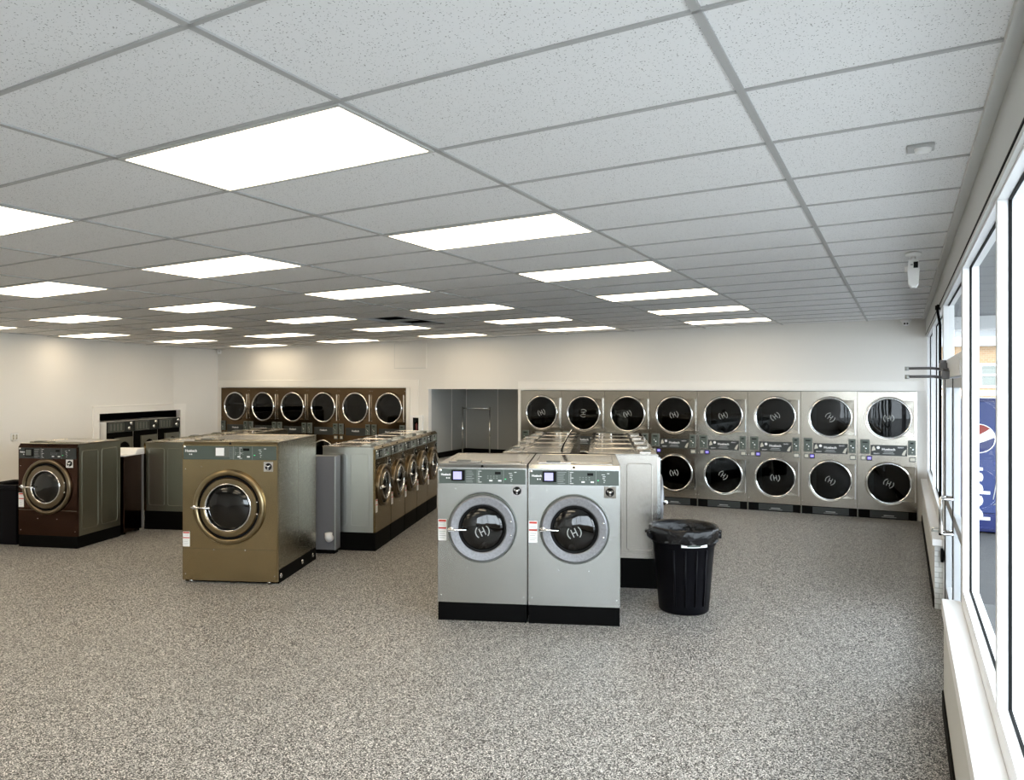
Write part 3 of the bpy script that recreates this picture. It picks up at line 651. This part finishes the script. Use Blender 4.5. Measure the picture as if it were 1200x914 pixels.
# ------------------------------------------------------------------ stacked dryers
def make_dryer(label, st, group, logos, plain):
    r = thing('stacked_dryer', label, 'dryer', (0, 0, 0), 0, group)
    W, Hh = .806, 1.94
    b = MB()
    b.holed(.003, W - .003, .128, 1.0, .425, .545, .27, 0, st, depth=.05); b.holed(.003, W - .003, 1.0, Hh, .425, 1.535, .27, 0, st, depth=.05)
    b.box(0, .003, 0, .7, 0, Hh, st); b.box(W - .003, W, 0, .7, 0, Hh, st); b.box(0, W, .7, .71, 0, Hh, 'dark'); b.box(0, W, 0, .7, Hh - .006, Hh, st)
    for zz in (.2, .9, 1.28, 1.88):
        for xx in (.02, W - .02): b.lathe([(0, -.003), (.004, -.002), (.005, 0)], (xx, 0, zz), 'chrome', n=8)
    b.build('cabinet', r)
    for cz in (1.535, .545):
        dm = MB(); dm.lathe([(.27, .05), (.36, .08), (.36, .55), (.15, .6), (0, .6)], (.425, 0, cz), 'ddrum', n=36)
        for k in range(3):
            a = 2 * PI * k / 3 + cz * 2; dm.box(.425 + .3 * math.cos(a) - .03, .425 + .3 * math.cos(a) + .03, .09, .55, cz + .3 * math.sin(a) - .03, cz + .3 * math.sin(a) + .03, 'ddrum')
        dm.build('drum', r)
        D = MB(); n = 72; vs = []; fs = []
        for i in range(n):     # door plate: a disc that runs out into a square flap on the hinge side
            a = 2 * PI * i / n; ca, sa = math.cos(a), math.sin(a); R = .33
            if ca > 0: R = max(R, min(.36 / max(ca, 1e-6), .27 / max(abs(sa), 1e-6)))
            for rr, y in ((.292, -.016), (R - .004, -.02), (R, -.016), (R, -.001)): vs.append((rr * ca, y, rr * sa))
        for i in range(n):
            j = (i + 1) % n
            for q in range(3): fs.append((4 * i + q, 4 * j + q, 4 * j + q + 1, 4 * i + q + 1))
        D.add(vs, fs, st)
        D.box(.345, .363, -.036, -.018, -.27, .27, 'chrome')
        Do = D.build('door', r, (.425, 0, cz))
        q = MB(); q.lathe([(.315, -.018), (.312, -.036), (.300, -.042), (.288, -.034), (.284, -.012)], (0, 0, 0), 'chrome', n=64); q.build('door_ring', Do)
        q = MB(); q.lathe([(.286, -.022), (.2, -.024), (0, -.025)], (0, 0, 0), 'gl_d', n=48); q.build('door_glass', Do)
        q = MB(); q.box(-.262, -.20, -.0215, -.0205, -.15, .15, 'inkd'); 
        q.build('glass_sticker', Do)
        if logos: h_logo('logo', Do, (0, -.028, 0), .068, 'inkd', 0)
    if True:
        c_ = MB(); c_.box(.182, .672, -.008, -.0005, .965, 1.125, 'pdark'); co = c_.build('control_panel', r, bevel=.002)
        text('Huebsch', .052, 'ink', 'lettering', co, (.425, -.009, 1.045), align='CENTER', bold=.001)
        if not plain:
            text('READY', .026, 'ink', 'lettering', co, (.63, -.009, 1.085), align='RIGHT'); text('READY', .026, 'ink', 'lettering', co, (.22, -.009, .985))
            q = MB(); q.box(.36, .49, -.0088, -.008, 1.015, 1.024, 'inkd'); q.box(.345, .505, -.0088, -.008, .992, 1.0, 'inkd')
            q.prism([(.195, -.009, 1.03), (.25, -.009, 1.045), (.245, -.009, 1.07), (.225, -.009, 1.11), (.205, -.009, 1.09)], (0, .0008, 0), 'beige')
            q.prism([(.60, -.009, .985), (.64, -.009, .975), (.655, -.009, 1.02), (.665, -.009, 1.07), (.63, -.009, 1.045)], (0, .0008, 0), 'beige')
            q.lathe([(0, -.0095), (.022, -.009)], (.285, 0, 1.085), 'ink', n=16); q.build('printed_legend', co)
    for x0, x1 in ((.038, .168), (.684, .784)) if not plain else ((.02, .13), (.68, .79)):
        q = MB(); q.box(x0, x1, -.03, -.0005, .985, 1.205, 'pgrey'); q.box(x0 + .01, x1 - .01, -.033, -.03, 1.0, 1.19, 'panel'); q.box(x0 + .03, x1 - .03, -.036, -.033, 1.155, 1.172, 'gasket')
        q.lathe([(0, -.05), (.011, -.048), (.014, -.033)], ((x0 + x1) / 2 + .01, 0, 1.07), 'chrome', n=12); q.lathe([(0, -.045), (.008, -.044), (.010, -.033)], ((x0 + x1) / 2 - .018, 0, 1.10), 'chrome', n=10)
        q.lathe([(0, -.04), (.006, -.039), (.007, -.033)], ((x0 + x1) / 2 + .005, 0, 1.025), 'beige', n=10)
        q.build('coin_box', r, bevel=.003)
    for x0, x1, m in ((.045, .115, 'beige'), (.125, .20, 'screenp'), (.70, .785, 'beige')):
        if plain and m == 'screenp': continue
        q = MB(); q.box(x0, x1, -.018, -.0005, .882, .955, 'pgrey' if m == 'beige' else 'gasket'); q.box(x0 + .01, x1 - .01, -.021, -.018, .897, .943, m)
        if m == 'screenp': q.box(x0 + .02, x1 - .02, -.0216, -.021, .915, .925, 'ink')
        q.build('card_reader', r, bevel=.002)
    q = MB(); q.box(.004, W - .004, -.004, .02, .0, .128, 'black'); q.box(.17, .69, -.007, -.004, .012, .118, 'pdark'); k = q.build('kick_panel', r)
    q = MB(); q.box(.36, .50, -.0078, -.007, .045, .058, 'inkd'); q.box(.33, .53, -.0078, -.007, .026, .032, 'inkd'); q.box(.005, .012, -.0095, -.004, .0, .128, 'pgrey'); q.build('printed_mark', k)
    return r
ORD8 = ['first', 'second', 'third', 'fourth', 'fifth', 'sixth', 'seventh', 'eighth']
rng = random.Random(3)
base = make_dryer('x', 'dsteel', 'stacked dryers of the right bank', True, False)
rots = [(-30, 0), (90, 0), (-38, 10), (-12, 20), (-22, -30), (-40, -8), (-35, 20), (-10, 12)]
rots = [(-28, 30), (88, 0), (-33, 20), (-24, -22), (-26, 30), (-40, -8), (36, 24), (-16, 20)]
rr = [base] + [copy_tree(base) for k in range(7)]
for k, o in enumerate(rr):
    o['label'] = 'stainless double-stacked dryer in the right bank, %s from the grey niche' % ORD8[k]
    o.location = wloc(RB0 + .0015 + k * .8106, -.022); o.rotation_euler = (0, 0, WA)
    for d, a in zip(find(o, 'door'), rots[k]):
        for l in find(d, 'logo'): l.rotation_euler = (0, rad(a), 0)
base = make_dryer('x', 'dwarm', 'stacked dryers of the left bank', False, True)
lrr = [base] + [copy_tree(base) for k in range(5)]
for k, o in enumerate(lrr):
    o['label'] = 'dark bronze double-stacked dryer in the left bank, %s from the left wall' % ORD8[k]
    o.location = wloc(LB0 + .002 + k * .8316, -.022, .0); o.rotation_euler = (0, 0, WA); o.scale = (.8306 / .806, 1, 1.02)

# ------------------------------------------------------------------ bins
def lathe_noise(b, prof, m, n, amp, seed, c=(0, 0, 0)):
    r_ = random.Random(seed); k = len(prof); vs = []; fs = []
    ph = [(r_.uniform(0, 6.28), r_.randint(3, 17), r_.uniform(.2, 1)) for _ in range(9)]
    for i in range(n):
        a = 2 * PI * i / n
        for q, (r0, h, s) in enumerate(prof):
            d = sum(w_ * math.sin(fq * a + p + q * .9) for p, fq, w_ in ph) / 4 * amp * s
            rr_ = r0 + d; vs.append((c[0] + rr_ * math.cos(a), c[1] + rr_ * math.sin(a), c[2] + h + d * .7))
    for i in range(n):
        j = (i + 1) % n
        for q in range(k - 1): fs.append((i * k + q, j * k + q, j * k + q + 1, i * k + q + 1))
    b.add(vs, fs, m, True)
tb = thing('trash_bin', 'round black trash bin with black liner beside the silver washers', 'trash bin', (-1.275, 4.77, 0), rad(28.6))
b = MB(); b.lathe([(0, .012), (.20, .012), (.212, 0), (.222, .012), (.226, .06), (.272, .60), (.285, .61), (.285, .70), (.295, .71), (.30, .745), (.29, .75), (.28, .73), (.262, .60), (.21, .03), (0, .03)], (0, 0, 0), 'bin', 'z', 56)
for k in range(4):
    a = rad(-90 + 18 * (k - 1.5) * 1.2); b.tube([(.232 * math.cos(a), .232 * math.sin(a), .08), (.272 * math.cos(a), .272 * math.sin(a), .58)], .008, 'bin', 6)
for s in (-1, 1):
    b.box(min(s * .28, s * .325), max(s * .28, s * .325), -.07, .07, .655, .70, 'bin')
b.build('body', tb)
b = MB(); lathe_noise(b, [(.235, .30, .3), (.25, .50, .6), (.268, .70, .8), (.283, .758, .25), (.300, .768, .25), (.311, .748, .4), (.312, .70, .8), (.305, .665, 1.3), (.302, .64, 1.6)], 'bag', 120, .016, 4)
b.tube([(.29, -.06, .715), (.325, -.03, .71), (.335, .02, .70), (.30, .07, .66)], .016, 'bag', 8); b.tube([(.27, -.12, .69), (.315, -.04, .685), (.33, .01, .675)], .012, 'bag', 8)
b.tube([(-.29, -.05, .73), (-.335, -.045, .72), (-.355, -.03, .715)], .013, 'bag', 8)
b.build('bin_liner', tb)
b = MB(); pts = []
for k in range(9):
    a = rad(-108 + 6.0 * k); pts += [(.290 * math.cos(a), .290 * math.sin(a), .615), (.290 * math.cos(a), .290 * math.sin(a), .665)]
b.add(pts, [(2 * k, 2 * k + 2, 2 * k + 3, 2 * k + 1) for k in range(8)], 'lab', True)
pts = []
for k in range(5):
    a = rad(-98 + 6.0 * k); pts += [(.2915 * math.cos(a), .2915 * math.sin(a), .622), (.2915 * math.cos(a), .2915 * math.sin(a), .64)]
b.add(pts, [(2 * k, 2 * k + 2, 2 * k + 3, 2 * k + 1) for k in range(4)], 'panel', True)
b.build('bin_label', tb)
t2 = thing('trash_bin', 'square black trash can at far left beside the brown washer', 'trash bin', Vector((-9.345, 3.352, 0)) + U(18.5) * -.27 + U(108.5) * .24, rad(18.5))
b = MB(); a, q = .185, .235
b.add([(-a, -a, 0), (a, -a, 0), (a, a, 0), (-a, a, 0), (-q, -q, .76), (q, -q, .76), (q, q, .76), (-q, q, .76), (-q + .02, -q + .02, .76), (q - .02, -q + .02, .76), (q - .02, q - .02, .76), (-q + .02, q - .02, .76), (-a + .02, -a + .02, .03), (a - .02, -a + .02, .03), (a - .02, a - .02, .03), (-a + .02, a - .02, .03)],
      [(3, 2, 1, 0), (0, 1, 5, 4), (1, 2, 6, 5), (2, 3, 7, 6), (3, 0, 4, 7), (4, 5, 9, 8), (5, 6, 10, 9), (6, 7, 11, 10), (7, 4, 8, 11), (8, 9, 13, 12), (9, 10, 14, 13), (10, 11, 15, 14), (11, 8, 12, 15), (12, 13, 14, 15)], 'bin')
b.build('body', t2, bevel=.012)
b = MB(); b.box(-q - .012, q + .012, -q - .012, -q + .006, .72, .775, 'bin'); b.box(-q - .012, q + .012, q - .006, q + .012, .72, .775, 'bin'); b.box(-q - .012, -q + .006, -q, q, .72, .775, 'bin'); b.box(q - .006, q + .012, -q, q, .72, .775, 'bin'); b.build('rim', t2, bevel=.006)

# ------------------------------------------------------------------ clothes rail in the niche
cr = thing('clothes_rail', 'chrome clothes rail on its stand inside the grey niche', 'clothes rail', wloc(6.22, .95, .55), WA + rad(2))
b = MB(); b.tube([(-.31, 0, .06), (-.31, 0, 1.04)], .016, 'chrome', 10); b.build('post', cr)
b = MB(); b.tube([(.31, 0, .06), (.31, 0, 1.04)], .016, 'chrome', 10); b.build('post', cr)
b = MB(); b.tube([(-.31, 0, 1.01), (.31, 0, 1.01)], .014, 'chrome', 10); b.build('hanging_bar', cr)
for s in (-1, 1):
    b = MB(); b.tube([(s * .31, -.22, .05), (s * .31, .22, .05)], .014, 'chrome', 8)
    for y in (-.2, .2): b.lathe([(0, -.012), (.025, -.012), (.025, .012), (0, .012)], (s * .31, y, .025), 'black', 'x', 12)
    b.build('foot', cr)

# ------------------------------------------------------------------ wall and ceiling fittings
fx = thing('fire_cabinet', 'small white wall cabinet with dark window and red extinguisher beside the niche', 'fire cabinet', wloc(5.385, -.001, 1.11), WA)
b = MB(); x0, x1, z1 = -.14, .14, .33
b.box(x0, x0 + .07, -.06, 0, 0, z1, 'white'); b.box(x1 - .08, x1, -.06, 0, 0, z1, 'white'); b.box(x0 + .07, x1 - .08, -.06, 0, 0, .02, 'white'); b.box(x0 + .07, x1 - .08, -.06, 0, z1 - .05, z1, 'white'); b.box(x0, x1, -.004, 0, 0, z1, 'dark'); b.build('case', fx, bevel=.003)
b = MB(); b.lathe([(0, .02), (.026, .02), (.028, .03), (.028, .15), (.015, .18), (.010, .22), (0, .22)], (.015, -.042 + .0, .0), 'redext', 'z', 18); b.build('extinguisher', fx)
b = MB(); b.quad((x0 + .07, -.058, .02), (x1 - .08, -.058, .02), (x1 - .08, -.058, z1 - .05), (x0 + .07, -.058, z1 - .05), 'gl_d'); b.build('window', fx)
ap = thing('access_panel', 'white square access panel high on the back wall under the ceiling', 'access panel', wloc(5.22, -.001, 2.39), WA)
b = MB(); b.box(-.37, .37, -.008, 0, 0, .48, 'wall'); b.build('panel', ap, bevel=.002)
b = MB(); b.box(-.382, -.37, -.004, 0, -.012, .49, 'fascia'); b.box(.37, .385, -.014, 0, -.012, .49, 'trimw'); b.box(-.382, .385, -.008, 0, -.014, 0, 'fascia'); b.build('frame', ap)
ol = thing('wall_outlet', 'white double power outlet on the left wall above the brown washer', 'outlet', K + LD * 4.126 + nrm * .001 + Vector((0, 0, 1.197)), LA + PI)
b = MB(); b.box(-.066, .066, -.008, 0, -.058, .058, 'white'); b.box(-.070, .070, -.003, 0, -.062, .062, 'inkd'); b.build('plate', ol)
for sx in (-.03, .03):
    b = MB(); b.box(sx - .018, sx + .018, -.011, -.008, -.042, .042, 'beige')
    for sz in (-.022, .022):
        for dx in (-.006, .006): b.box(sx + dx - .0015, sx + dx + .0015, -.0115, -.011, sz - .006, sz + .006, 'gasket')
    b.build('socket', ol)
sd = thing('ceiling_sensor', 'small square ceiling plate with white ring near the windows', 'sensor', (.545, 1.60, zc(.545) - .0), 0)
b = MB(); b.box(-.05, .05, -.045, .045, -.008, .004, 'grid'); b.build('plate', sd, bevel=.003)
b = MB(); b.lathe([(.018, -.008), (.021, -.019), (.026, -.022), (.031, -.018), (.033, -.008)], (.008, -.004, 0), 'white', 'z', 24); b.build('ring', sd)
cm = thing('security_camera', 'white bullet security camera hanging from the ceiling near the windows', 'camera', (.55, 4.42, zc(.55)), rad(0))
b = MB(); b.lathe([(0, 0), (.055, 0), (.055, -.018), (.03, -.03), (0, -.03)], (0, 0, 0), 'white', 'z', 20); b.build('mount', cm)
b = MB(); b.tube([(0, 0, -.02), (0, -.01, -.07), (-.008, -.02, -.11)], .016, 'white', 10); b.lathe([(0, -.03), (.022, -.03), (.024, 0), (.022, .03), (0, .03)], (-.03, -.02, -.12), 'white', 'x', 14); b.build('bracket', cm)
b = MB(); b.prism([(-.032, -.06, -.055), (.032, -.06, -.055), (.040, -.065, -.13), (.034, -.06, -.24), (.018, -.055, -.265), (-.018, -.055, -.265), (-.034, -.06, -.24), (-.040, -.065, -.13)], (0, .07, 0), 'white'); b.build('body', cm, bevel=.008)
b = MB(); b.box(.0, .03, -.068, -.059, -.12, -.075, 'gasket'); b.box(-.02, -.004, -.067, -.06, -.10, -.09, 'inkd'); b.build('lens', cm)
dc = thing('dome_camera', 'white dome camera in the top right corner of the back wall', 'camera', wloc(13.98, -.10, zc(.52)), WA)
b = MB(); b.lathe([(0, 0), (.075, 0), (.075, -.03), (.06, -.045), (0, -.045)], (0, 0, 0), 'white', 'z', 24); b.build('housing', dc)
b = MB(); b.lathe([(.055, -.045), (.05, -.075), (.03, -.098), (0, -.105)], (0, 0, 0), 'white', 'z', 20)
b.build('dome', dc)
for s in (-1, 1):
    b = MB(); b.lathe([(0, -.012), (.012, -.01), (.014, 0)], (s * .018, -.048, -.072), 'gasket', 'y', 12); b.build('lens', dc)
mc = thing('motion_sensor', 'tiny white motion sensor in the left corner under the ceiling', 'sensor', wloc(.10, -.06, zc(-13.4) - .10), WA + rad(40))
b = MB(); b.prism([(-.04, 0, 0), (.04, 0, 0), (.05, 0, .05), (.04, 0, .10), (-.04, 0, .10), (-.05, 0, .05)], (0, .05, 0), 'white'); b.build('housing', mc, bevel=.008)
b = MB(); b.lathe([(0, -.022), (.02, -.016), (.025, 0)], (0, 0, .045), 'fascia', 'y', 16); b.build('lens', mc)
# door closers on the transom bar
def closer(label, y, z, s):
    r = thing('door_closer', label, 'door closer', (.79, y, z), 0, 'door closers over the glass doors')
    b = MB(); b.box(-.05, .0, -.14, .14, -.03, .035, 'grayp'); b.lathe([(0, .0), (.025, 0), (.025, .02), (0, .02)], (-.025, -.04, .035), 'grayp', 'z', 14); b.build('body', r, bevel=.006)
    b = MB(); b.tube([(-.03, -.05 * s, -.02), (-.10, -.07 * s, -.01), (-.28, -.09 * s, -.01)], 0.011, 'grayp', 8); b.lathe([(0, -.02), (.016, -.02), (.016, .012), (0, .012)], (-.28, -.09 * s, -.008), 'steelside', 'z', 12); b.build('arm', r)
    return r
closer('grey door closer with its arm folded out, the upper of two', 5.02, 2.185, 1)
closer('grey door closer with its arm folded out, the lower of two', 4.70, 2.115, 1)
cb = MB(); cb.tube([(.77, 6.1, 2.79), (.765, 6.08, 2.74), (.785, 6.05, 2.60), (.786, 6.04, 1.95), (.785, 6.04, .645)], .012, 'black', 8); cb.lathe([(0, 0), (.022, 0), (.022, .04), (0, .04)], (.768, 6.1, 2.745), 'gasket', 'z', 12)
tag(cb.build('black_cable'), 'black cable running down the window frame beyond the doors', 'cable')
dl = MB(); dl.box(.78, .86, 5.80, 5.858, .44, .56, 'black'); tag(dl.build('door_stop', bevel=.006), 'black box fixed to the white brick end by the doors', 'door stop')
sl = thing('sill_latch', 'small metal latch lying on the far window sill', 'latch', (.75, 6.25, .641), 0)
b = MB(); b.box(-.03, .05, -.03, .03, 0, .008, 'steelside'); b.build('plate', sl, bevel=.002)
b = MB(); b.tube([(-.02, 0, .008), (-.02, 0, .03), (.06, 0, .032)], .008, 'chrome', 8); b.build('lever', sl)

# ------------------------------------------------------------------ drinks machine and building outside
vm = thing('vending_machine', 'blue drinks vending machine on the pavement outside the window', 'vending machine', (1.02, 10.78, -.10), 0)
b = MB(); b.box(0, .92, 0, .75, .02, 1.95, 'blue'); b.box(.02, .90, .03, .72, 0, .03, 'black'); b.build('cabinet', vm, bevel=.015)
b = MB(); b.box(.02, .62, -.03, 0, .30, 1.90, 'bluegrey'); b.box(.62, .90, -.03, 0, .30, 1.90, 'blue2'); b.box(.02, .9, -.03, 0, .06, .29, 'blue'); fp = b.build('front_panel', vm, bevel=.006)
def disc(b, cx, cz, r, y, m, a0=0, a1=360, n=40): b.add([(cx, y, cz)] + [(cx + r * math.cos(rad(a0 + (a1 - a0) * k / n)), y, cz + r * math.sin(rad(a0 + (a1 - a0) * k / n))) for k in range(n + 1)], [(0, k + 1, k + 2) for k in range(n)], m)
b = MB(); gx, gz, gr = .42, 1.37, .20
disc(b, gx, gz, gr + .012, -.0312, 'ink'); disc(b, gx, gz, gr, -.0322, 'lab')
def band(f0, f1, m):
    up = []; dn = []
    for k in range(25):
        x = -gr + 2 * gr * k / 24; lim = math.sqrt(max(0, gr * gr - x * x))
        up.append((gx + x, -.0332, gz + min(lim, max(-lim, f1(x))))); dn.append((gx + x, -.0332, gz + min(lim, max(-lim, f0(x)))))
    b.add(up + dn, [(k, k + 1, 25 + k + 1, 25 + k) for k in range(24)], m)
band(lambda x: .05 + .5 * x + 1.2 * x * x, lambda x: 9, 'gred'); band(lambda x: -9, lambda x: -.07 + .35 * x + .6 * x * x, 'blue')
b.build('emblem', fp)
text('pepsi', .38, 'ink', 'lettering', fp, (.47, -.0315, .16 + .02), (rad(90), rad(-90), 0), bold=.006)
b = MB(); b.tube([(.60, -.034, .5), (.66, -.034, .9), (.80, -.034, 1.2), (.9, -.034, 1.3)], .006, 'ink', 6); b.tube([(.6, -.034, .42), (.72, -.034, .5), (.9, -.034, .52)], .006, 'ink', 6)
b.box(.66, .86, -.05, -.03, 1.0, 1.16, 'blue'); b.box(.70, .82, -.052, -.05, 1.05, 1.12, 'inkd'); b.build('coin_panel', fp)
bd = thing('brick_building', 'tan brick building with white window across the street', 'building', (-1, 31, -.1), 0)
b = MB(); b.box(0, 14, 0, 6, 0, 3.6, 'obrick'); b.build('brick_wall', bd)
b = MB(); b.box(-.4, 14.4, -.5, 6.3, 3.6, 3.95, 'soffit'); b.prism([(-.4, -.5, 3.95), (-.4, 6.3, 3.95), (-.4, 2.9, 5.4)], (14.8, 0, 0), 'soffit'); b.build('roof', bd)
for xx in (1.6, 3.78, 7.2):
    b = MB(); b.box(xx + .2, xx + 1.5, -.05, .02, 2.05, 2.95, 'alu'); b.box(xx + .3, xx + 1.4, -.06, -.05, 2.13, 2.5, 'pgrey'); b.box(xx + .3, xx + 1.4, -.06, -.05, 2.56, 2.87, 'pgrey'); b.build('window', bd)
b = MB(); b.box(0, 14, -.03, 0, 1.75, 1.95, 'lab'); b.build('stone_band', bd)

# ------------------------------------------------------------------ light, sky, camera
wd = bpy.data.worlds.new('overcast'); bpy.context.scene.world = wd; wd.use_nodes = True
bg = wd.node_tree.nodes['Background']; bg.inputs['Color'].default_value = (.83, .915, 1.0, 1); bg.inputs['Strength'].default_value = 9.5
cam = bpy.data.cameras.new('camera'); co = bpy.data.objects.new('camera', cam); C.objects.link(co)
co.location = (.478, -1.971, 2.037); co.rotation_euler = (rad(90), 0, rad(28.6026))
cam.sensor_width = 36; cam.lens = 868.15 / 1200 * 36; cam.shift_x = (600 - 584.263) / 1200; cam.shift_y = -(457 - 451.54) / 1200; cam.clip_start = .02
sc = bpy.context.scene; sc.camera = co
vs_ = sc.view_settings; sc.display_settings.display_device = 'sRGB'
vs_.view_transform = 'Standard'; vs_.look = 'None'; vs_.gamma = 1; vs_.use_curve_mapping = False; vs_.exposure = 0.08
cy = sc.cycles; cy.max_bounces = 10; cy.diffuse_bounces = 6; cy.glossy_bounces = 5; cy.transparent_max_bounces = 16; cy.use_denoising = True
cy.caustics_reflective = False; cy.sample_clamp_indirect = 6
